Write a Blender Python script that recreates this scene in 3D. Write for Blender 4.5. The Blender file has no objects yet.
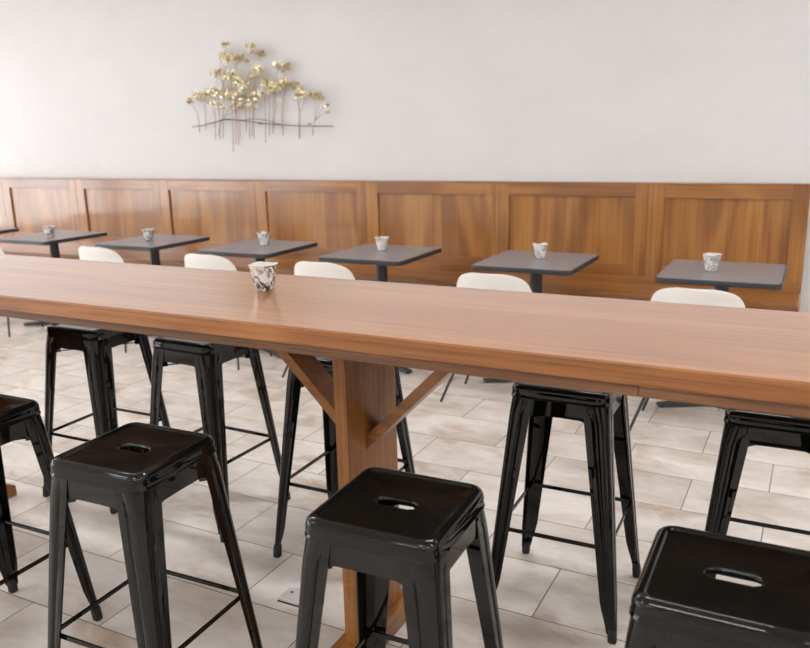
import bpy, bmesh, math, random
from mathutils import Vector, Matrix
random.seed(7)
S = bpy.context.scene
C = S.collection
PI = math.pi

# ------------------------------------------------------------------ helpers
def srgb(r, g, b):
    f = lambda c: c / 12.92 if c <= .04045 else ((c + .055) / 1.055) ** 2.4
    return (f(r / 255), f(g / 255), f(b / 255), 1)

def finish(name, verts, faces, mat, parent=None, smooth=True, angle=35, bevel=0, seg=2, loc=None):
    me = bpy.data.meshes.new(name)
    me.from_pydata([tuple(v) for v in verts], [], faces)
    bm = bmesh.new(); bm.from_mesh(me)
    bmesh.ops.remove_doubles(bm, verts=bm.verts, dist=1e-6)
    bmesh.ops.recalc_face_normals(bm, faces=bm.faces)
    if bevel:
        ed = [e for e in bm.edges if len(e.link_faces) == 2 and e.calc_face_angle(0) > .6]
        bmesh.ops.bevel(bm, geom=ed, offset=bevel, segments=seg, profile=.6, affect='EDGES', clamp_overlap=True)
    bm.to_mesh(me); bm.free()
    if bevel: smooth = False
    if smooth:
        me.polygons.foreach_set('use_smooth', [True] * len(me.polygons))
        me.set_sharp_from_angle(angle=math.radians(angle))
    me.materials.append(mat)
    o = bpy.data.objects.new(name, me)
    C.objects.link(o)
    if parent: o.parent = parent
    if loc: o.location = loc
    return o

class MB:
    """collects shapes of ONE part"""
    def __init__(s): s.v = []; s.f = []
    def add(s, v, f):
        n = len(s.v); s.v += [tuple(p) for p in v]; s.f += [tuple(i + n for i in q) for q in f]; return s
    def box(s, x0, x1, y0, y1, z0, z1):
        v = [(x, y, z) for z in (z0, z1) for y in (y0, y1) for x in (x0, x1)]
        return s.add(v, [(0, 2, 3, 1), (4, 5, 7, 6), (0, 1, 5, 4), (2, 6, 7, 3), (0, 4, 6, 2), (1, 3, 7, 5)])
    def bar(s, a, b, w, h, up=(0, 0, 1)):
        a = Vector(a); b = Vector(b); d = (b - a).normalized(); u = Vector(up)
        r = d.cross(u).normalized(); u = r.cross(d).normalized()
        v = [p + r * sx * w / 2 + u * sz * h / 2 for p in (a, b) for sx, sz in ((-1, -1), (1, -1), (1, 1), (-1, 1))]
        return s.add(v, [(0, 1, 2, 3), (7, 6, 5, 4), (0, 4, 5, 1), (1, 5, 6, 2), (2, 6, 7, 3), (3, 7, 4, 0)])
    def rings(s, rings, cap0=True, cap1=True, closed=True):
        n = len(rings[0]); v = [p for r in rings for p in r]; f = []
        for k in range(len(rings) - 1):
            for i in range(n if closed else n - 1):
                j = (i + 1) % n
                f.append((k * n + i, k * n + j, (k + 1) * n + j, (k + 1) * n + i))
        if cap0: f.append(tuple(range(n))[::-1])
        if cap1: f.append(tuple((len(rings) - 1) * n + i for i in range(n)))
        return s.add(v, f)
    def lathe(s, prof, n=24, cx=0, cy=0):
        return s.rings([[(cx + r * math.cos(2 * PI * i / n), cy + r * math.sin(2 * PI * i / n), z) for i in range(n)] for r, z in prof])
    def tube(s, pts, rads, n=8):
        pts = [Vector(p) for p in pts]; rg = []
        for k, p in enumerate(pts):
            d = (pts[min(k + 1, len(pts) - 1)] - pts[max(k - 1, 0)]).normalized()
            a = d.cross(Vector((.12, .97, .21))).normalized(); b = d.cross(a)
            r = rads[k] if isinstance(rads, (list, tuple)) else rads
            rg.append([p + (a * math.cos(2 * PI * i / n) + b * math.sin(2 * PI * i / n)) * r for i in range(n)])
        return s.rings(rg)
    def build(s, name, mat, parent=None, **k): return finish(name, s.v, s.f, mat, parent, **k)

def flat_weight(o):
    m = o.modifiers.new('normals', 'WEIGHTED_NORMAL'); m.keep_sharp = True; m.weight = 60; return o
def tag(o, label=None, cat=None, group=None, kind=None):
    if label: o['label'] = label
    if cat: o['category'] = cat
    if group: o['group'] = group
    if kind: o['kind'] = kind
    return o
def thing(name, label, cat, loc=(0, 0, 0), rz=0, group=None):
    o = bpy.data.objects.new(name, None); C.objects.link(o)
    o.empty_display_size = .1
    o.location = loc; o.rotation_euler = (0, 0, math.radians(rz))
    return tag(o, label, cat, group)
def children(o): return [c for c in C.objects if c.parent == o]
def copy_tree(o, parent=None):
    c = o.copy(); C.objects.link(c)
    if parent: c.parent = parent
    for ch in children(o): copy_tree(ch, c)
    return c
def struct(o): o['kind'] = 'structure'; return o

# ------------------------------------------------------------------ materials
def new_mat(name):
    m = bpy.data.materials.new(name); m.use_nodes = True
    nt = m.node_tree; b = nt.nodes['Principled BSDF']
    return m, nt, b, nt.nodes, nt.links
def plain(name, col, rough=.5, metal=0, coat=0, spec=.5, noise=0, coat_r=.05):
    m, nt, b, N, L = new_mat(name)
    b.inputs['Base Color'].default_value = col
    b.inputs['Roughness'].default_value = rough
    b.inputs['Metallic'].default_value = metal
    b.inputs['Coat Weight'].default_value = coat
    b.inputs['Coat Roughness'].default_value = coat_r
    if coat == 1: b.inputs['Coat IOR'].default_value = 1.42
    b.inputs['Specular IOR Level'].default_value = spec
    if noise:
        t = N.new('ShaderNodeTexCoord'); n = N.new('ShaderNodeTexNoise'); n.inputs['Scale'].default_value = 160; n.inputs['Detail'].default_value = 4
        L.new(t.outputs['Object'], n.inputs['Vector'])
        mx = N.new('ShaderNodeMix'); mx.data_type = 'RGBA'
        mx.inputs[6].default_value = tuple(c * (1 - noise) for c in col[:3]) + (1,)
        mx.inputs[7].default_value = tuple(min(1, c * (1 + noise)) for c in col[:3]) + (1,)
        L.new(n.outputs['Fac'], mx.inputs[0]); L.new(mx.outputs[2], b.inputs['Base Color'])
    return m
def ramp(N, stops):
    r = N.new('ShaderNodeValToRGB'); e = r.color_ramp.elements
    while len(e) < len(stops): e.new(.5)
    for k, (p, c) in enumerate(stops): e[k].position = p; e[k].color = c
    return r
def math_node(N, L, op, a, b=None):
    m = N.new('ShaderNodeMath'); m.operation = op
    for i, q in enumerate((a, b)):
        if q is None: continue
        if isinstance(q, (int, float)): m.inputs[i].default_value = q
        else: L.new(q, m.inputs[i])
    return m.outputs[0]
def wood(name, axis, dark, mid, light, rough=.38, coat=.25, coat_r=.2, across=7, along=.55, rings=9, pores=.5, fine=90, spec=.5):
    m, nt, b, N, L = new_mat(name)
    t = N.new('ShaderNodeTexCoord'); oi = N.new('ShaderNodeObjectInfo')
    off = N.new('ShaderNodeVectorMath'); off.operation = 'SCALE'; off.inputs[3].default_value = 9
    cmb = N.new('ShaderNodeCombineXYZ')
    for i in range(3): L.new(oi.outputs['Random'], cmb.inputs[i])
    L.new(cmb.outputs[0], off.inputs[0])
    add = N.new('ShaderNodeVectorMath'); L.new(t.outputs['Object'], add.inputs[0]); L.new(off.outputs[0], add.inputs[1])
    def mapped(ac, al):
        mp = N.new('ShaderNodeMapping'); sc = [ac] * 3; sc['xyz'.index(axis)] = al
        mp.inputs['Scale'].default_value = sc; L.new(add.outputs[0], mp.inputs['Vector']); return mp.outputs[0]
    def noise(v, scale=1, det=3, dist=0, rg=.5):
        n = N.new('ShaderNodeTexNoise'); n.inputs['Scale'].default_value = scale; n.inputs['Detail'].default_value = det
        n.inputs['Distortion'].default_value = dist; n.inputs['Roughness'].default_value = rg
        L.new(v, n.inputs['Vector']); return n.outputs['Fac']
    big = noise(mapped(across * .45, along), 1, 2, .3)
    ringv = math_node(N, L, 'SINE', math_node(N, L, 'MULTIPLY', big, rings * 6.28))
    streak = noise(mapped(across * 9, along * .8), 1, 4, .25, .6)
    por = noise(mapped(fine, 3.5), 1, 2, 0)
    v = math_node(N, L, 'ADD', math_node(N, L, 'MULTIPLY', ringv, .13), math_node(N, L, 'ADD', math_node(N, L, 'MULTIPLY', streak, .62), math_node(N, L, 'MULTIPLY', big, .38)))
    r = ramp(N, [(.3, dark), (.5, mid), (.72, light)]); L.new(v, r.inputs[0])
    pr = ramp(N, [(.34, (1 - pores,) * 3 + (1,)), (.5, (1, 1, 1, 1))]); L.new(por, pr.inputs[0])
    mx = N.new('ShaderNodeMix'); mx.data_type = 'RGBA'; mx.blend_type = 'MULTIPLY'; mx.inputs[0].default_value = 1
    L.new(r.outputs[0], mx.inputs[6]); L.new(pr.outputs[0], mx.inputs[7])
    L.new(mx.outputs[2], b.inputs['Base Color'])
    b.inputs['Roughness'].default_value = rough; b.inputs['Coat Weight'].default_value = coat; b.inputs['Coat Roughness'].default_value = coat_r
    b.inputs['Specular IOR Level'].default_value = spec
    bp = N.new('ShaderNodeBump'); bp.inputs['Strength'].default_value = .12; bp.inputs['Distance'].default_value = .002
    L.new(por, bp.inputs['Height']); L.new(bp.outputs[0], b.inputs['Normal'])
    return m

BD, BM_, BL = srgb(132, 82, 31), srgb(155, 100, 41), srgb(176, 120, 55)
M = {}
M['bench_v'] = wood('bench plywood', 'z', BD, BM_, BL, rough=.32, coat=1, coat_r=.13, rings=5, pores=.1)
M['bench_h'] = wood('bench rail', 'x', srgb(130, 80, 31), srgb(154, 98, 41), srgb(174, 116, 54), rough=.32, coat=1, coat_r=.13, rings=4, pores=.12, across=5)
TD, TM, TL = srgb(120, 62, 26), srgb(150, 84, 38), srgb(176, 106, 54)
M['bar_top'] = wood('bar top', 'x', srgb(150, 94, 50), srgb(165, 106, 58), srgb(180, 122, 72), rough=.34, coat=1, coat_r=.16, across=9, along=.4, rings=3, pores=.2, fine=110)
M['bar_edge'] = wood('bar edge', 'x', srgb(132, 80, 36), srgb(154, 96, 46), srgb(172, 114, 60), rough=.42, coat=.2, across=16, along=1.2, rings=3, pores=.3, fine=140)
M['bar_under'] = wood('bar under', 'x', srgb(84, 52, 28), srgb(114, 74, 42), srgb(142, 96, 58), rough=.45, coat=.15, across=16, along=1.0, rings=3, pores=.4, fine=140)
M['post'] = wood('post', 'z', srgb(122, 76, 30), srgb(148, 94, 40), srgb(168, 112, 54), rough=.38, coat=.3, across=6, along=.5, rings=6, pores=.25)
M['foot'] = wood('foot', 'y', srgb(128, 78, 32), srgb(156, 98, 42), srgb(178, 118, 58), rough=.38, coat=.3, across=8, along=.6, rings=5, pores=.25)
M['brace'] = wood('brace', 'x', srgb(112, 68, 30), srgb(140, 88, 40), srgb(162, 106, 52), rough=.4, coat=.25, across=8, along=4, rings=2, pores=.2)
M['black'] = plain('black gloss paint', (.0045, .0048, .004, 1), rough=.4, coat=1, coat_r=.03, spec=.0)
M['rubber'] = plain('black rubber', (.012, .012, .012, 1), rough=.6)
M['shell'] = plain('white plastic', srgb(236, 232, 226), rough=.38, spec=.5)
M['leg_metal'] = plain('dark chair metal', (.02, .02, .021, 1), rough=.4)
M['laminate'] = plain('grey laminate', srgb(134, 133, 137), rough=.27, spec=.5, noise=.18)
M['edge_rubber'] = plain('dark edge band', srgb(44, 47, 50), rough=.42)
M['pedestal'] = plain('pedestal metal', srgb(48, 52, 54), rough=.38, spec=.5)
M['steel'] = plain('brushed plate', srgb(214, 212, 210), rough=.35, metal=.4)
M['screw'] = plain('screw', srgb(90, 88, 86), rough=.4, metal=.8)
M['brass'] = plain('brass leaf', srgb(244, 232, 196), rough=.27, metal=.7, noise=.12)
M['brass_dark'] = plain('aged brass leaf', srgb(200, 180, 140), rough=.4, metal=.8)
M['copper'] = plain('copper stem', srgb(158, 128, 120), rough=.45, metal=.5)
M['rod'] = plain('dark rod', srgb(82, 70, 68), rough=.5, metal=.5)
M['frame'] = plain('window frame', srgb(70, 70, 72), rough=.5)
M['ceil'] = plain('ceiling paint', srgb(222, 220, 216), rough=.9)
M['white_metal'] = plain('white fixture', srgb(230, 230, 228), rough=.5)

def wall_mat(name, c0, c1):
    m, nt, b, N, L = new_mat(name)
    t = N.new('ShaderNodeTexCoord'); mp = N.new('ShaderNodeMapping'); mp.inputs['Scale'].default_value = (1.2, 1, 1.6)
    n = N.new('ShaderNodeTexNoise'); n.inputs['Scale'].default_value = 1.6; n.inputs['Detail'].default_value = 8; n.inputs['Roughness'].default_value = .62; n.inputs['Distortion'].default_value = .6
    L.new(t.outputs['Object'], mp.inputs[0]); L.new(mp.outputs[0], n.inputs['Vector'])
    r = ramp(N, [(.3, c0), (.7, c1)]); L.new(n.outputs['Fac'], r.inputs[0]); L.new(r.outputs[0], b.inputs['Base Color'])
    b.inputs['Roughness'].default_value = .75; b.inputs['Specular IOR Level'].default_value = .3
    n2 = N.new('ShaderNodeTexNoise'); n2.inputs['Scale'].default_value = 60; n2.inputs['Detail'].default_value = 4; L.new(t.outputs['Object'], n2.inputs['Vector'])
    bp = N.new('ShaderNodeBump'); bp.inputs['Strength'].default_value = .12; bp.inputs['Distance'].default_value = .004; L.new(n2.outputs['Fac'], bp.inputs['Height']); L.new(bp.outputs[0], b.inputs['Normal'])
    return m
M['wall'] = wall_mat('plaster wall', srgb(220, 219, 219), srgb(225, 224, 224))

def floor_mat():
    m, nt, b, N, L = new_mat('floor tile')
    t = N.new('ShaderNodeTexCoord')
    def val(x):
        return x
    off = N.new('ShaderNodeVectorMath'); off.operation = 'ADD'
    off.inputs[1].default_value = (-.22 + .307 + .614 * 40, -1.84 + .3165 * 40, 0)
    L.new(t.outputs['Object'], off.inputs[0])
    br = N.new('ShaderNodeTexBrick'); br.offset = .5; br.offset_frequency = 2; br.squash = 1
    br.inputs['Color1'].default_value = (0, 0, 0, 1); br.inputs['Color2'].default_value = (1, 1, 1, 1); br.inputs['Mortar'].default_value = (.5, .5, .5, 1)
    br.inputs['Scale'].default_value = 1; br.inputs['Mortar Size'].default_value = .0022; br.inputs['Mortar Smooth'].default_value = .15
    br.inputs['Brick Width'].default_value = .614; br.inputs['Row Height'].default_value = .3165
    L.new(off.outputs[0], br.inputs['Vector'])
    rnd = math_node(N, L, 'MULTIPLY', br.outputs['Color'], 37.0)
    def noise(scale, sx, sy, det, rg, dist):
        mp = N.new('ShaderNodeMapping'); mp.inputs['Scale'].default_value = (sx, sy, 1); L.new(t.outputs['Object'], mp.inputs[0])
        n = N.new('ShaderNodeTexNoise'); n.noise_dimensions = '4D'; n.inputs['Scale'].default_value = scale; n.inputs['Detail'].default_value = det
        n.inputs['Roughness'].default_value = rg; n.inputs['Distortion'].default_value = dist
        L.new(mp.outputs[0], n.inputs['Vector']); L.new(rnd, n.inputs['W']); return n.outputs['Fac']
    a = noise(2.6, 1, 1.7, 6, .55, .5)
    r = ramp(N, [(.28, srgb(186, 172, 158)), (.44, srgb(213, 203, 193)), (.6, srgb(231, 224, 217))]); L.new(a, r.inputs[0])
    s = noise(1.9, 1, 1.6, 5, .6, .8)
    r2 = ramp(N, [(.57, (1, 1, 1, 1)), (.72, srgb(204, 182, 160))]); L.new(s, r2.inputs[0])
    f = noise(9, 1, 3, 8, .7, .3)
    r3 = ramp(N, [(.3, (.86, .85, .84, 1)), (.55, (1, 1, 1, 1))]); L.new(f, r3.inputs[0])
    def mul(x, y):
        mx = N.new('ShaderNodeMix'); mx.data_type = 'RGBA'; mx.blend_type = 'MULTIPLY'; mx.inputs[0].default_value = 1
        L.new(x, mx.inputs[6]); L.new(y, mx.inputs[7]); return mx.outputs[2]
    col = mul(mul(r.outputs[0], r2.outputs[0]), r3.outputs[0])
    tone = ramp(N, [(0, (.9, .9, .9, 1)), (1, (1, 1, 1, 1))]); L.new(br.outputs['Color'], tone.inputs[0])
    col = mul(col, tone.outputs[0])
    mx = N.new('ShaderNodeMix'); mx.data_type = 'RGBA'; L.new(br.outputs['Fac'], mx.inputs[0]); L.new(col, mx.inputs[6]); mx.inputs[7].default_value = srgb(104, 94, 86)
    L.new(mx.outputs[2], b.inputs['Base Color'])
    b.inputs['Roughness'].default_value = .42; b.inputs['Specular IOR Level'].default_value = .4
    bp = N.new('ShaderNodeBump'); bp.invert = True; bp.inputs['Strength'].default_value = .5; bp.inputs['Distance'].default_value = .003
    L.new(br.outputs['Fac'], bp.inputs['Height']); L.new(bp.outputs[0], b.inputs['Normal'])
    return m
M['floor'] = floor_mat()

def cup_mat(name, ink, amount):
    m, nt, b, N, L = new_mat(name)
    t = N.new('ShaderNodeTexCoord'); oi = N.new('ShaderNodeObjectInfo')
    n = N.new('ShaderNodeTexNoise'); n.noise_dimensions = '4D'; n.inputs['Scale'].default_value = 30; n.inputs['Detail'].default_value = 4; n.inputs['Distortion'].default_value = 2.0; n.inputs['Roughness'].default_value = .65
    L.new(t.outputs['Object'], n.inputs['Vector']); L.new(math_node(N, L, 'MULTIPLY', oi.outputs['Random'], 20.0), n.inputs['W'])
    line = math_node(N, L, 'ABSOLUTE', math_node(N, L, 'SUBTRACT', n.outputs['Fac'], .52))
    r = ramp(N, [(.0, ink), (.018 * amount, ink), (.05 * amount, srgb(232, 228, 224))]); L.new(line, r.inputs[0])
    n2 = N.new('ShaderNodeTexNoise'); n2.noise_dimensions = '4D'; n2.inputs['Scale'].default_value = 26; n2.inputs['Detail'].default_value = 3; L.new(t.outputs['Object'], n2.inputs['Vector']); L.new(math_node(N, L, 'MULTIPLY', oi.outputs['Random'], 31.0), n2.inputs['W'])
    k = ramp(N, [(.44, (0, 0, 0, 1)), (.52, (1, 1, 1, 1))]); L.new(n2.outputs['Fac'], k.inputs[0])
    mx = N.new('ShaderNodeMix'); mx.data_type = 'RGBA'; L.new(k.outputs[0], mx.inputs[0]); mx.inputs[6].default_value = srgb(232, 228, 224); L.new(r.outputs[0], mx.inputs[7])
    L.new(mx.outputs[2], b.inputs['Base Color']); b.inputs['Roughness'].default_value = .22; b.inputs['Coat Weight'].default_value = .5
    return m
M['cup_dark'] = cup_mat('printed cup dark', srgb(62, 54, 50), 1.5)
M['cup_light'] = cup_mat('printed cup light', srgb(140, 132, 128), 1.0)
M['cup_in'] = plain('cup inside', srgb(225, 222, 218), rough=.3)

def emit(name, col, st):
    m, nt, b, N, L = new_mat(name)
    b.inputs['Base Color'].default_value = (.8, .8, .8, 1)
    b.inputs['Emission Color'].default_value = col; b.inputs['Emission Strength'].default_value = st
    return m
M['lamp'] = emit('lamp diffuser', (.96, .975, 1, 1), 29.5)

# ------------------------------------------------------------------ room
YW = 5.26          # face of the panelled bench back
YB = 5.36          # plaster wall behind it
XL, XR, YR, ZC, ZW = -9.4, 3.2, -4.6, 3.3, 2.25
struct(MB().box(XL - .2, XR + .2, YR - .2, YB + .2, -.12, 0).build('floor', M['floor'], smooth=False))
struct(MB().box(XL - .2, XR + .2, YB, YB + .2, 0, ZC).build('wall_back', M['wall'], smooth=False))
struct(MB().box(XR, XR + .2, YR, YB, 0, ZC).build('wall_right', M['wall'], smooth=False))
struct(MB().box(XL - .2, XR + .2, YR - .2, YR, 0, ZC).build('wall_rear', M['wall'], smooth=False))
struct(MB().box(XL - .2, XR + .2, YR - .2, YB + .2, ZC, ZC + .15).build('ceiling', M['ceil'], smooth=False))
# left wall: shop-front windows
wl = MB().box(XL - .2, XL, YR, YB, 0, .35).box(XL - .2, XL, YR, YB, ZW, ZC)
ys = [YR, YR + .3, -1.6, -1.4, 1.7, 1.9, 4.9, YB]
for k in range(0, 8, 2): wl.box(XL - .2, XL, ys[k], ys[k + 1], .35, ZW)
struct(wl.build('wall_left', M['wall'], smooth=False))
for n, (a, b) in enumerate(((ys[1], ys[2]), (ys[3], ys[4]), (ys[5], ys[6])), 1):
    w = MB()
    w.box(XL - .12, XL - .06, a, b, .35, .41).box(XL - .12, XL - .06, a, b, ZW - .06, ZW)
    w.box(XL - .12, XL - .06, a, a + .06, .41, ZW - .06).box(XL - .12, XL - .06, b - .06, b, .41, ZW - .06)
    w.box(XL - .11, XL - .07, (a + b) / 2 - .025, (a + b) / 2 + .025, .41, ZW - .06)
    struct(w.build('window_%d' % n, M['frame'], smooth=False))

# unseen ceiling lamps, added and shaped to brighten the room and stretch highlights
LAMPS = [(-6.6, 2.8), (-3.6, 2.8), (-.6, 2.8), (-6.6, -.6), (-3.6, -.6), (-.6, -.6), (2.0, 1.2), (-2.1, -3.2), (-5.2, -3.2), (2.0, 3.9), (1.2, -2.4), (2.0, -.6)]  # last few added as fill for the right and near side
for k, (x, y) in enumerate(LAMPS):
    t = thing('fill_ceiling_lamp', 'long rectangular white ceiling lamp, unseen, added to light the seating area', 'lamp', (x, y, ZC), 0, 'added ceiling lamps')
    f = MB(); h = .62; g = .165
    f.box(-h, h, -g, -g + .03, -.05, 0).box(-h, h, g - .03, g, -.05, 0).box(-h, -h + .03, -g + .03, g - .03, -.05, 0).box(h - .03, h, -g + .03, g - .03, -.05, 0)
    f.build('lamp_frame', M['white_metal'], t, smooth=False)
    MB().box(-h + .03, h - .03, -g + .03, g - .03, -.04, -.02).build('diffuser', M['lamp'], t, smooth=False)

# ------------------------------------------------------------------ panelled bench along the wall
bench = thing('bench', 'long wooden bench with a tall panelled back along the far wall', 'bench', (0, YW, 0))
def bl(mb, name, mat, parent=bench, **k): return mb.build(name, mat, parent, **k)
PX, P0 = 1.043, -7.1372
ZT, ZP1, ZP0, ZR = 1.148, 1.062, .622, .555
seams = [P0 + PX * i - .103 for i in range(-1, 7)] + [-.06]
for i in range(8):
    a, b = seams[i], seams[i + 1] - .0015
    pl, pr = a + .103, b - .076
    if i == 7: pr = b - .086
    mx_, mz = (pl + pr) / 2, (ZP0 + ZP1) / 2
    def at(o, px=mx_, pz=mz): return o
    p = MB().box(pl - .01 - mx_, pr + .01 - mx_, .016, .028, ZP0 - .01 - mz, ZP1 + .01 - mz).build('back_panel', M['bench_v'], bench, smooth=False)
    p.location = (mx_, 0, mz)
    for (x0, x1, z0, z1, nm, mt) in ((a, pl, ZR, ZT, 'stile', 'bench_v'), (pr, b, ZR, ZT, 'stile', 'bench_v'),
                                     (pl, pr, ZP1, ZT, 'rail', 'bench_h'), (pl, pr, ZR, ZP0, 'rail', 'bench_h')):
        cx, cz = (x0 + x1) / 2, (z0 + z1) / 2
        q = MB().box(x0 - cx, x1 - cx, 0, .03, z0 - cz, z1 - cz).build(nm, M[mt], p, bevel=.0025)
        q.location = (cx - mx_, 0, cz - mz)
xa = seams[0]
cxm = (xa - .06) / 2; hw = (-.06 - xa) / 2
def wide(name, y0, y1, z0, z1, mt, bv=.003, x1=0):
    o = MB().box(-hw, hw + x1, y0, y1, z0, z1).build(name, M[mt], bench, bevel=bv); o.location.x = cxm; return o
wide('cap', -.006, .085, ZT, ZT + .008, 'bench_h')
wide('lower_back', .004, .03, .44, ZR - .001, 'bench_h', .001)
wide('seat', -.36, .004, .475, .505, 'bench_h', .006)
wide('seat_front', -.31, -.29, .0, .475, 'bench_v', .001)
wide('backing', .031, .095, 0, ZT, 'bench_h', .001)
MB().box(-.085, -.062, -.30, .03, 0, .474).build('end_panel', M['bench_v'], bench, bevel=.001)

# ------------------------------------------------------------------ long bar table
HT, Y1, Y2 = 1.0525, 1.546, 2.1595
bar = thing('bar_table', 'long high wooden bar table on slab posts running across the photo', 'table', (-1.1, 1.85, 0))
def P(mb, name, mt, origin, parent=bar, **k):
    """mesh given in world coordinates; its own origin is moved to `origin`"""
    base = Vector(bar.location)
    o = finish(name, [Vector(v) - Vector(origin) for v in mb.v], mb.f, M[mt], parent, **k)
    o.location = Vector(origin) - base; return o
TX0, TX1 = -3.85, 1.6
P(MB().box(TX0, TX1, Y1 + .0035, Y2 - .0035, HT - .044, HT), 'tabletop', 'bar_top', (-1.1, 1.85, HT), bevel=.0035, seg=3)
P(MB().box(TX0, TX1, Y1, Y1 + .0034, HT - .044, HT - .0035), 'edge_strip', 'bar_edge', (-1.1, Y1, HT), bevel=.001)
P(MB().box(TX0, TX1, Y2 - .0034, Y2, HT - .044, HT - .0035), 'edge_strip', 'bar_edge', (-1.1, Y2, HT), bevel=.001)
XJ = -.292
P(MB().box(TX0 + .004, XJ - .0006, Y1 + .009, 1.85, HT - .0703, HT - .0445), 'lower_board', 'bar_under', (-2, 1.6, 1), bevel=.0015)
P(MB().box(XJ + .0006, TX1 - .004, Y1 + .009, 1.85, HT - .0703, HT - .0445), 'lower_board', 'bar_under', (0, 1.6, 1), bevel=.0015)
P(MB().box(TX0 + .004, TX1 - .004, 1.8505, Y2 - .004, HT - .0703, HT - .0445), 'lower_board', 'bar_under', (-1, 2.1, 1), bevel=.0015)
ZU = HT - .0703
for xc in (-3.07, -1.096, .88):
    P(MB().box(xc - .019, xc + .019, 1.705, 1.985, .075, ZU), 'post', 'post', (xc, 1.85, .5), bevel=.003)
    f = MB()
    prof = [(1.55, 0), (1.55, .045), (1.61, .075), (2.00, .075), (2.06, .045), (2.06, 0)]
    f.rings([[(xc - .045, y, z) for y, z in prof], [(xc + .045, y, z) for y, z in prof]])
    P(f, 'foot', 'foot', (xc, 1.85, .04), bevel=.003)
    for s in (-1, 1):
        x0 = xc + s * .019; w = .042
        pr = [(x0, .642), (x0, .642 + w), (x0 + s * (ZU - .642 - w), ZU), (x0 + s * (ZU - .642), ZU)]
        b_ = MB().rings([[(x, y, z) for x, z in pr] for y in (1.80, 1.892)])
        P(b_, 'brace', 'brace', (xc + s * .2, 1.85, .8), bevel=.002)

# ------------------------------------------------------------------ bar stools
SH = .1495
def rsq(h, r, z, n=9, fx=1):
    """rounded square ring"""
    pts = []
    for cx, cy, a0 in ((1, 1, 0), (-1, 1, 90), (-1, -1, 180), (1, -1, 270)):
        for k in range(n):
            a = math.radians(a0 + 90 * k / (n - 1))
            pts.append((cx * (h - r) + r * math.cos(a), cy * (h - r) + r * math.sin(a), z))
        # straight-side midpoints give the flat area good quads
        nx, ny = ((0, 1), (-1, 0), (0, -1), (1, 0))[int(a0 / 90)]
        for q in (.6, .2, -.2, -.6):
            e = (h - r) * q
            if nx == 0: pts.append((e * (1 if ny > 0 else -1), ny * h, z))
            else: pts.append((nx * h, e * (1 if nx < 0 else -1), z))
    return pts
def stadium(n, L_, w, z, ref):
    pts = []
    for (x, y, _) in ref:
        a = math.atan2(y, x)
        # ray from centre to stadium boundary
        c, s = math.cos(a), math.sin(a); hl = L_ / 2 - w / 2; r = w / 2
        if abs(s) > 1e-9 and abs(c / s) * r <= hl: t = r / abs(s)
        else:
            cc = math.copysign(hl, c); bq = c * cc; t = bq + math.sqrt(max(0, bq * bq - (hl * hl - r * r)))
        pts.append((t * c, t * s, z))
    return pts
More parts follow.
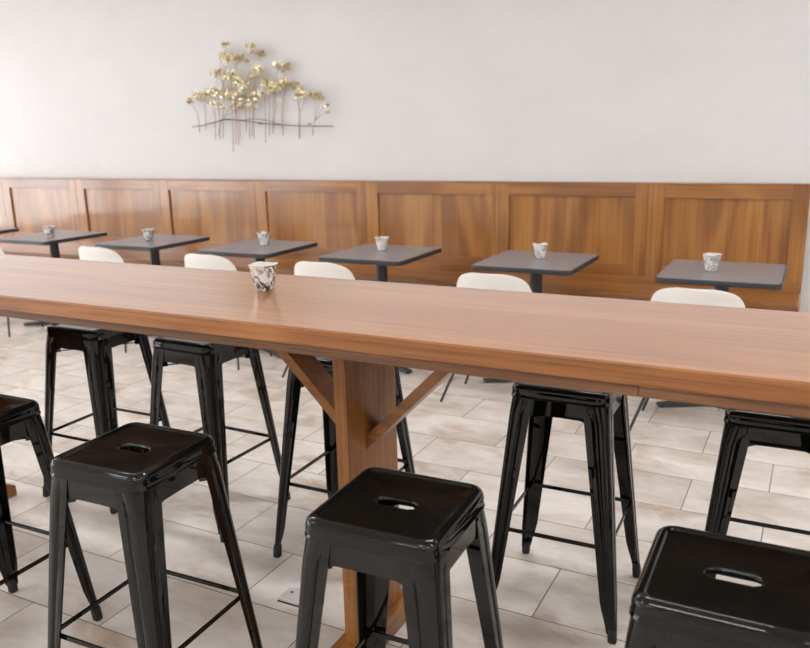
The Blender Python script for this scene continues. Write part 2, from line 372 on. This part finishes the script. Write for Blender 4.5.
def make_stool():
    root = thing('bar_stool', 'x', 'stool')
    m = MB(); R0 = .036
    prof = [(.0025, .7165), (.0, .7175), (-.0022, .7185), (-.0022, .7205), (.0, .7225), (.0, .740), (.0012, .7466), (.0042, .7528), (.0092, .7576), (.0145, .7597), (.0178, .760), (.0198, .7593), (.0216, .7574), (.0235, .7552), (.0262, .7541), (.030, .7538)]
    rg = [rsq(SH - d, max(.006, R0 - d * .8), z) for d, z in prof]
    ref = rg[-1]
    for L_, w, z in ((.110, .048, .7538), (.103, .041, .7544), (.098, .036, .7536), (.095, .033, .751), (.094, .032, .745)):
        rg.append(stadium(0, L_, w, z, ref))
    rg.append(stadium(0, .097, .035, .745, ref))
    rg.append(stadium(0, .104, .042, .7505, ref))
    rg.append(rsq(SH - .0075, R0 - .004, .7505)); rg.append(rsq(SH - .0035, R0 - .003, .7165))
    n = len(rg[0])
    m.rings(rg + [rg[0]], cap0=False, cap1=False)
    m.build('seat', M['black'], root, angle=50)
    # apron: ring below the seat with arched lower edge
    hi = rsq(SH - .0016, R0 - .001, .7172); hi2 = rsq(SH - .0045, R0 - .003, .7172)
    def low(p):
        u = min(abs(p[0]), abs(p[1])) / SH
        k = max(0, (u - .40) / .14); k = min(1, k)
        return .671 - .016 * k ** 3
    lo = [(x, y, low((x, y))) for x, y, z in hi]; lo2 = [(x, y, low((x, y))) for x, y, z in hi2]
    # refine the straight sides for a smooth arch
    flat_weight(MB().rings([hi, lo, lo2, hi2, hi], cap0=False, cap1=False).build('apron', M['black'], root, angle=40))
    # legs
    for sx, sy in ((1, 1), (-1, 1), (-1, -1), (1, -1)):
        rg = []
        for z in (.7165, .70, .685, .67, .655, .63, .55, .4, .25, .15, .125, .10, .075, .05, .03):
            t = (.7165 - z) / .6865
            c = SH - .0010 + t * .0610
            q_ = max(0, min(1, (.13 - z) / .10)); w = (.073 - .034 * t) * (1 - .28 * q_ * q_ * (3 - 2 * q_))
            r = .026 - .013 * t + .009 * max(0, 1 - (.7165 - z) / .05)
            g = .0055 * (1 - .55 * t) * min(1, (.7165 - z) / .03); th = .0035
            outer = [(c - w, c), (c - w * .86, c)]
            p = c - r - (w - r) * .42
            outer += [(p - .005, c), (p, c - g), (p + .005, c), (p + .010, c + .0004)]
            for k in range(7):
                a = math.radians(90 - 15 * k)
                outer.append((c - r + r * math.cos(a), c - r + r * math.sin(a)))
            outer += [(y, x) for x, y in reversed(outer[:6])]
            inner = [(c - w, c - th), (c - r * 1.1, c - th * 1.6), (c - th * 1.6, c - r * 1.1), (c - th, c - w)]
            ring = outer + inner[::-1]
            rg.append([(x * sx, y * sy, z) for x, y in ring])
        leg = flat_weight(MB().rings(rg).build('leg', M['black'], root, angle=38))
        c = SH - .0010 + .0610; r0 = c - .0145
        f = MB()
        fr = []
        for z, h in ((.0, .0120), (.003, .0132), (.03, .0136), (.046, .0128)):
            q = r0 + (0.046 - z) * .06 + .001
            fr.append([(x + q * sx, y + q * sy, zz) for x, y, zz in rsq(h, .008, z, 4)])
        f.rings(fr).build('foot', M['rubber'], leg)
    # foot rungs
    zr = .288; e = .172; ln = .176
    for a, b in (((-ln, -e), (ln, -e)), ((-ln, e), (ln, e)), ((-e, -ln), (-e, ln)), ((e, -ln), (e, ln))):
        MB().bar((a[0], a[1], zr), (b[0], b[1], zr), .006, .013).build('rung', M['black'], root, bevel=.002)
    # crossed straps under the seat with fixing tabs
    cb = MB()
    for s in (1, -1):
        cb.bar((-.128, -.128 * s, .644), (.128, .128 * s, .644 + .0035 * s), .016, .003)
        for q in (-1, 1): cb.bar((q * .105, q * .105 * s, .649), (q * .128, q * .128 * s, .649), .03, .014)
    cb.build('cross_strap', M['black'], root)
    return root
stool0 = make_stool()
SG = 'black metal bar stools around the bar table'
STOOLS = [
 (-.735, 1.3458, 1.8, 'black metal bar stool standing directly in front of the wooden table post'),
 (-1.4787, 1.3386, 2.0, 'black metal bar stool with olive-tinted seat, on near side, left of the wooden post'),
 (-.077, 1.3401, .6, 'closest black metal bar stool, its large seat at the bottom right corner'),
 (-2.155, 1.345, 1.5, 'black metal bar stool on the near side, cut by the left photo edge'),
 (-2.70, 2.31, 1.5, 'leftmost black metal bar stool on the far side of the bar table'),
 (-2.112, 2.325, -1.2, 'second black metal bar stool from the left on far side of bar table'),
 (-1.47, 2.32, 1.0, 'black metal bar stool on far side, hidden behind the wooden post and braces'),
 (-.6459, 2.3337, 1.2, 'black metal bar stool on the far side, just right of the wooden post'),
 (-.036, 2.345, 1.0, 'rightmost black metal bar stool on the far side of the bar table'),
]
for k, (x, y, a, lab) in enumerate(STOOLS):
    o = stool0 if k == 0 else copy_tree(stool0)
    o.location = (x, y, 0); o.rotation_euler = (0, 0, math.radians(a)); o['label'] = lab; o['group'] = SG

# ------------------------------------------------------------------ cafe tables
def make_table():
    root = thing('cafe_table', 'x', 'table')
    wx, wy, r = .299, .316, .035
    def rr(d, z, n=7):
        p = []
        for cx, cy, a0 in ((1, 1, 0), (-1, 1, 90), (-1, -1, 180), (1, -1, 270)):
            for k in range(n):
                a = math.radians(a0 + 90 * k / (n - 1)); q = max(.004, r - d)
                p.append((cx * (wx - d - q) + q * math.cos(a), cy * (wy - d - q) + q * math.sin(a), z))
        return p
    MB().rings([rr(.006, .724), rr(.006, .7495), rr(.0065, .75)]).build('tabletop', M['laminate'], root)
    MB().rings([rr(.0065, .721), rr(.0015, .7215), rr(0, .7235), rr(0, .746), rr(.0015, .7485), rr(.0055, .7495), rr(.006, .7215), rr(.0065, .721)], cap0=False, cap1=False).build('edge_band', M['edge_rubber'], root)
    MB().lathe([(.036, .02), (.036, .70), (.04, .702), (.04, .712)], 24).build('column', M['pedestal'], root)
    pb = MB().box(-.14, .14, -.02, .02, .711, .722).box(-.02, .02, -.14, .14, .711, .722)
    pb.build('top_plate', M['pedestal'], root, smooth=False)
    bs = MB()
    for a in (32, 148, 212, 328):
        c, s = math.cos(math.radians(a)), math.sin(math.radians(a))
        rg = []
        for d, w, h in ((.0, .045, .045), (.1, .035, .034), (.28, .026, .02), (.32, .024, .017)):
            rg.append([(d * c - q * s, d * s + q * c, z) for q, z in ((-w, .006), (w, .006), (w * .8, .006 + h), (-w * .8, .006 + h))])
        bs.rings(rg)
        bs.lathe([(.016, 0), (.016, .008)], 12, .30 * c, .30 * s)
    bs.build('base', M['pedestal'], root)
    return root
tab0 = make_table()
TG = 'grey cafe tables along the bench'
TABLES = [
 (-.43, 4.485, 'rightmost grey square cafe table, in front of the right end of the bench'),
 (-1.475, 4.52, 'second grey square cafe table from the right along the bench'),
 (-2.515, 4.49, 'grey square cafe table third from the right, middle of the bench'),
 (-3.49, 4.47, 'grey square cafe table below the right side of the wall sculpture'),
 (-4.50, 4.48, 'grey square cafe table left of the table under the wall sculpture'),
 (-5.58, 4.45, 'grey square cafe table second from the left end of the photo'),
 (-6.66, 4.43, 'leftmost grey cafe table, only a corner inside the photo'),
]
for k, (x, y, lab) in enumerate(TABLES):
    o = tab0 if k == 0 else copy_tree(tab0)
    o.location = (x, y, 0); o['label'] = lab; o['group'] = TG

# ------------------------------------------------------------------ white shell chairs
def make_chair():
    root = thing('shell_chair', 'x', 'chair')
    prof = [(.195, .432), (.184, .446), (.16, .452), (.12, .449), (.02, .442), (-.07, .438), (-.13, .442), (-.168, .462), (-.19, .50), (-.203, .56), (-.215, .63), (-.226, .70), (-.232, .735), (-.235, .757)]
    n = len(prof); NU = 25
    top = [[None] * NU for _ in range(n)]
    for i, (y, z) in enumerate(prof):
        a = prof[max(0, i - 1)]; b = prof[min(n - 1, i + 1)]
        ty, tz = b[0] - a[0], b[1] - a[1]; l = math.hypot(ty, tz); ny, nz = tz / l, -ty / l      # towards the sitter
        if nz < -.2: ny, nz = -ny, -nz
        # distance from each end along the shell -> rounded corners
        hwid = .228
        d1 = sum(math.hypot(prof[k + 1][0] - prof[k][0], prof[k + 1][1] - prof[k][1]) for k in range(i, n - 1))
        d0 = sum(math.hypot(prof[k + 1][0] - prof[k][0], prof[k + 1][1] - prof[k][1]) for k in range(0, i))
        cut = 0
        for d, rr in ((d1, .13), (d0, .07)):
            if d < rr: cut = max(cut, 1.15 * (rr - math.sqrt(max(0, rr * rr - (rr - d) ** 2))))
        w = hwid - cut
        back = max(0, min(1, (z - .46) / .15)) if y < 0 else 0
        for j in range(NU):
            u = -1 + 2 * j / (NU - 1); x = u * w
            curl = .02 + .065 * back
            k = curl * (abs(x) / hwid) ** 2.3
            top[i][j] = (x, y + ny * k, z + nz * k)
    v = [p for row in top for p in row]
    f = [(i * NU + j, i * NU + j + 1, (i + 1) * NU + j + 1, (i + 1) * NU + j) for i in range(n - 1) for j in range(NU - 1)]
    o = finish('shell', v, f, M['shell'], root, angle=80)
    md = o.modifiers.new('thick', 'SOLIDIFY'); md.thickness = .009; md.offset = 0
    ms = o.modifiers.new('sub', 'SUBSURF'); ms.levels = 1; ms.render_levels = 2
    for sx, sy, fy in ((-1, -1, -.26), (1, -1, -.26), (-1, 1, .10), (1, 1, .10)):
        MB().tube([(sx * .13, sy * .09 + .01, .432), (sx * .275, fy, .0)], [.0095, .0075], 10).build('leg', M['leg_metal'], root)
    MB().bar((-.15, -.08, .425), (.15, -.08, .425), .03, .014).bar((-.15, .10, .428), (.15, .10, .428), .03, .014).bar((0, -.08, .425), (0, .10, .428), .03, .014).build('seat_mount', M['leg_metal'], root, smooth=False)
    return root
ch0 = make_chair()
CG = 'white shell chairs facing the bench'
CHAIRS = [
 (-.49, 4.125, 0, 'white plastic shell chair in front of the rightmost grey cafe table'),
 (-1.56, 4.175, 0, 'white plastic shell chair at the second cafe table from the right'),
 (-2.685, 4.20, 0, 'white plastic shell chair seen just right of the printed cup on the bar'),
 (-3.605, 4.22, 0, 'white plastic shell chair seen just left of the printed cup on the bar'),
 (-4.65, 4.24, 0, 'leftmost white chair back showing above the bar table'),
 (-5.925, 4.17, 9, 'chair at far left of which only a dark thin leg shows under the bar'),
]
for k, (x, y, a, lab) in enumerate(CHAIRS):
    o = ch0 if k == 0 else copy_tree(ch0)
    o.location = (x, y, 0); o.rotation_euler = (0, 0, math.radians(a)); o['label'] = lab; o['group'] = CG

# ------------------------------------------------------------------ printed cups
def make_cup(mat, seed, spike):
    rnd = random.Random(seed)
    root = thing('printed_cup', 'x', 'cup')
    n = 48; H = .084
    ph = rnd.uniform(0, 6.28)
    def ring(t, ins=0):
        out = []
        for i in range(n):
            a = 2 * PI * i / n
            r = .0285 + (.0445 - .0285) * t - ins
            sq = 1 + .06 * t * (abs(math.cos(2 * (a - .5))) ** 3 - .35)          # folded corners open out to the rim
            pl = 1 + .018 * t * math.sin(9 * a + ph)
            z = H * t + (spike * (math.cos(4 * (a - .5)) * .5 + .5 * math.sin(3 * a + ph)) if t > .99 else 0)
            if t > .99 and not ins: r += .0015
            out.append((r * sq * pl * math.cos(a), r * sq * pl * math.sin(a), z))
        return out
    MB().rings([ring(0, .002), ring(.015), ring(.2), ring(.4), ring(.6), ring(.8), ring(.93), ring(1.0)], cap1=False).build('cup_wall', mat, root, angle=60)
    MB().rings([ring(1.0), ring(1.0, .0016), ring(.8, .0026), ring(.4, .0026), ring(.12, .0026)], cap0=False).build('cup_lining', M['cup_in'], root, angle=60)
    return root
CUPS = [
 (-1.478, 1.907, HT, .95, 'cup_dark', 3, .0015, 25, 'white cup with dark printed drawing on the wooden bar table'),
 (-.487, 4.452, .75, 1.06, 'cup_light', 5, .004, 10, 'small white printed cup on the rightmost cafe table'),
 (-1.473, 4.581, .75, 1.0, 'cup_light', 8, .006, 50, 'small white printed cup on the second cafe table from the right'),
 (-2.556, 4.573, .75, 1.0, 'cup_light', 9, .005, 80, 'small white printed cup on the cafe table in the middle of the bench'),
 (-3.481, 4.52, .75, 1.0, 'cup_light', 11, .012, 20, 'small white cup with peaked rim on the cafe table below the wall sculpture'),
 (-4.51, 4.447, .75, 1.0, 'cup_dark', 12, .002, 130, 'small grey printed cup on the cafe table behind the leftmost visible chair'),
 (-5.515, 4.372, .75, 1.0, 'cup_dark', 13, .002, 200, 'small grey printed cup on the second cafe table from the left'),
]
for x, y, z, s, mt, sd, sp, a, lab in CUPS:
    o = make_cup(M[mt], sd, sp); o.location = (x, y, z + .0003); o.scale = (s, s, s); o.rotation_euler.z = math.radians(a)
    o['label'] = lab; o['group'] = 'printed cups on the tables'

# ------------------------------------------------------------------ camera (solved from the photograph's vanishing lines)
F, PITCH, ROLL, YAW, HC = 794.78, 13.6353, -1.4124, 27.6694, 1.5118
a_, p_, r_ = map(math.radians, (YAW, PITCH, ROLL))
fwd = Vector((-math.sin(a_) * math.cos(p_), math.cos(a_) * math.cos(p_), -math.sin(p_)))
rt = Vector((math.cos(a_), math.sin(a_), 0)); up = rt.cross(fwd)
rt2 = rt * math.cos(r_) + up * math.sin(r_); up2 = -rt * math.sin(r_) + up * math.cos(r_)
cam = bpy.data.cameras.new('camera'); co = bpy.data.objects.new('camera', cam); C.objects.link(co)
mw = Matrix((rt2, up2, -fwd)).transposed().to_4x4(); mw.translation = (0, 0, HC); co.matrix_world = mw
cam.sensor_width = 36; cam.sensor_fit = 'HORIZONTAL'; cam.lens = 36 * F / 810; cam.clip_start = .02
cam.dof.use_dof = True; cam.dof.focus_distance = 2.2; cam.dof.aperture_fstop = 4.5
S.camera = co

# ------------------------------------------------------------------ wall sculpture: a thicket of thin metal trees
YA = YB - .045
def wall_pt(u, v, dy=0):
    d = fwd + rt2 * ((u - 405) / F) - up2 * ((v - 324) / F)
    t = (YA - dy) / d.y
    return Vector((d.x * t, YA - dy, HC + d.z * t))
def crop(x, y): return (160 + x / 4.05, 20 + y / 4.05)
o0 = wall_pt(*crop(400, 410))
art = thing('wall_sculpture', 'gold and copper metal sculpture of slender trees on the pale wall', 'wall decoration', o0)
def A(x, y, dy=0): return wall_pt(*crop(x, y), dy) - o0
def rodcurve(pts, r):
    return MB().tube([A(*p) for p in pts], r, 6)
rodcurve([(130, 433), (170, 428), (215, 416), (260, 404), (310, 404), (360, 411), (430, 420), (520, 427), (620, 430), (703, 430)], .0035).build('ground_rod', M['rod'], art)
rodcurve([(215, 418), (262, 400), (330, 406), (385, 399), (440, 408), (490, 424)], .0025).build('ground_rod', M['rod'], art)
# (stem foot), (crown points...) measured on the photograph, each with a spread
TREES = [
 ((160, 455), [(120, 330, 12, 9, 1)]), ((186, 443), [(155, 303, 20, 14, 0), (190, 300, 16, 10, 0)]),
 ((225, 485), [(225, 285, 22, 12, 0), (205, 332, 12, 8, 0)]), ((243, 487), [(228, 215, 22, 9, 1), (245, 345, 14, 8, 0)]),
 ((256, 480), [(265, 97, 14, 6, 1), (270, 155, 24, 13, 0), (245, 140, 14, 5, 1)]),
 ((297, 536), [(290, 228, 28, 20, 0), (262, 232, 14, 10, 0)]), ((306, 505), [(300, 150, 24, 13, 0), (325, 150, 14, 6, 1)]),
 ((318, 507), [(270, 297, 24, 15, 0), (300, 300, 20, 14, 0)]), ((324, 480), [(318, 250, 20, 14, 0), (320, 340, 20, 10, 0)]),
 ((350, 452), [(345, 275, 20, 12, 0), (340, 318, 16, 10, 0)]), ((363, 480), [(366, 105, 15, 12, 0), (365, 128, 8, 5, 0), (350, 160, 16, 5, 1)]),
 ((380, 482), [(390, 198, 22, 14, 0), (385, 218, 20, 10, 0), (372, 235, 12, 5, 1)]), ((372, 470), [(408, 135, 20, 8, 1), (390, 305, 22, 12, 0)]),
 ((428, 497), [(430, 255, 20, 14, 0), (418, 240, 14, 8, 0)]), ((443, 470), [(448, 275, 20, 12, 0), (440, 290, 14, 8, 0)]),
 ((457, 462), [(478, 270, 18, 11, 0), (462, 260, 14, 8, 0)]), ((462, 440), [(478, 185, 16, 8, 0), (480, 340, 8, 3, 0)]),
 ((498, 470), [(510, 190, 22, 8, 1), (515, 255, 16, 9, 0)]), ((493, 440), [(495, 245, 14, 7, 0)]),
 ((562, 478), [(572, 300, 22, 10, 0), (560, 270, 22, 6, 1)]), ((567, 480), [(605, 300, 18, 9, 0), (540, 265, 16, 4, 1)]),
 ((618, 470), [(632, 305, 18, 9, 1), (655, 315, 12, 5, 1), (672, 345, 7, 3, 0), (678, 372, 6, 2, 1)]),
 ((236, 470), [(370, 345, 26, 8, 0), (300, 345, 24, 9, 0)]),
]
rl = random.Random(5)
for (fx, fy), crowns in TREES:
    dy = rl.uniform(-.02, .03)
    st = MB()
    cx = sum(c[0] for c in crowns) / len(crowns); cy = max(c[1] for c in crowns)
    sx = fx + (cx - fx) * .22; sy = fy + (cy - fy) * .62
    base = A(fx, fy, dy); mid = A(fx + (sx - fx) * .3, fy + (sy - fy) * .55, dy); spl = A(sx, sy, dy)
    st.tube([base, mid, spl], [.0034, .003, .0026], 6)
    clusters = []
    for (x, y, spread, n, dark) in crowns:
        ddy = dy + rl.uniform(-.015, .03)
        top = A(x, y, ddy); st.tube([spl, spl.lerp(top, .5) + Vector((0, -.004, .01)), top], [.0022, .0017, .0012], 5)
        lf = MB(); clusters.append((lf, dark))
        for _ in range(int(n * 3.2)):
            px = x + max(-1.15, min(1.15, rl.gauss(0, .6))) * spread; py = y + max(-.85, min(.85, rl.gauss(0, .42))) * spread
            c = A(px, py, ddy + rl.uniform(-.02, .045)); r = rl.uniform(.007, .0165)
            if rl.random() < .6: st.tube([top, c], [.0011, .0009], 4)
            # fan-shaped leaf, gently cupped, with a random tilt
            rot = Matrix.Rotation(rl.uniform(0, 6.28), 3, 'Y') @ Matrix.Rotation(rl.gauss(0, .55), 3, 'X') @ Matrix.Rotation(rl.gauss(0, .5), 3, 'Z')
            ring0 = []; ring1 = []
            for k in range(9):
                a = math.radians(-20 + 220 * k / 8); q = r * (1 + .1 * math.sin(5 * a))
                ring0.append(c + rot @ Vector((q * math.cos(a), .0045 * (1 - abs(k - 4) / 4), q * math.sin(a) * .8)))
            tip = c + rot @ Vector((0, .002, -r * .7))
            poly = ring0 + [tip]
            th = rot @ Vector((0, .0014, 0))
            m_ = len(poly); vs = poly + [p + th for p in poly]
            cen0 = c.copy(); cen1 = c + th; vs += [cen0, cen1]
            fs = []
            for i in range(m_):
                j = (i + 1) % m_
                fs += [(2 * m_, j, i), (2 * m_ + 1, m_ + i, m_ + j), (i, j, m_ + j, m_ + i)]
            lf.add(vs, fs)
    so = st.build('tree_stem', M['copper'], art)
    for lf, dark in clusters: lf.build('leaf_cluster', M['brass_dark' if dark else 'brass'], so, angle=50)
# small pegs that hold the sculpture off the wall
for x in (200, 400, 600):
    p0 = A(x, 418 + (x > 300) * 3); MB().tube([p0, p0 + Vector((0, .046, 0))], .004, 8).build('wall_peg', M['rod'], art)

# ------------------------------------------------------------------ floor outlet plate
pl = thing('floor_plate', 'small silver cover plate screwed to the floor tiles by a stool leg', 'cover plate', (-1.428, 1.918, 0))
MB().box(-.064, .064, -.037, .037, 0, .004).build('shadow_lip', M['rubber'], pl)  # dark lip standing for the shadow gap under the plate
MB().box(-.062, .062, -.035, .035, .004, .014).build('plate', M['steel'], pl, bevel=.002)
for s in (-1, 1): MB().lathe([(.0055, .0138), (.0055, .0154), (.004, .016)], 12, s * .037, .010).build('screw', M['screw'], pl)

# ------------------------------------------------------------------ daylight
w = bpy.data.worlds.new('daylight'); S.world = w; w.use_nodes = True
bg = w.node_tree.nodes['Background']; bg.inputs['Color'].default_value = (.95, .97, 1, 1); bg.inputs['Strength'].default_value = 5.4
vs_ = S.view_settings; vs_.view_transform = 'Standard'; vs_.look = 'None'; vs_.gamma = 1; vs_.use_curve_mapping = False
vs_.exposure = 0.0
S.cycles.max_bounces = 10; S.cycles.diffuse_bounces = 6; S.cycles.glossy_bounces = 5
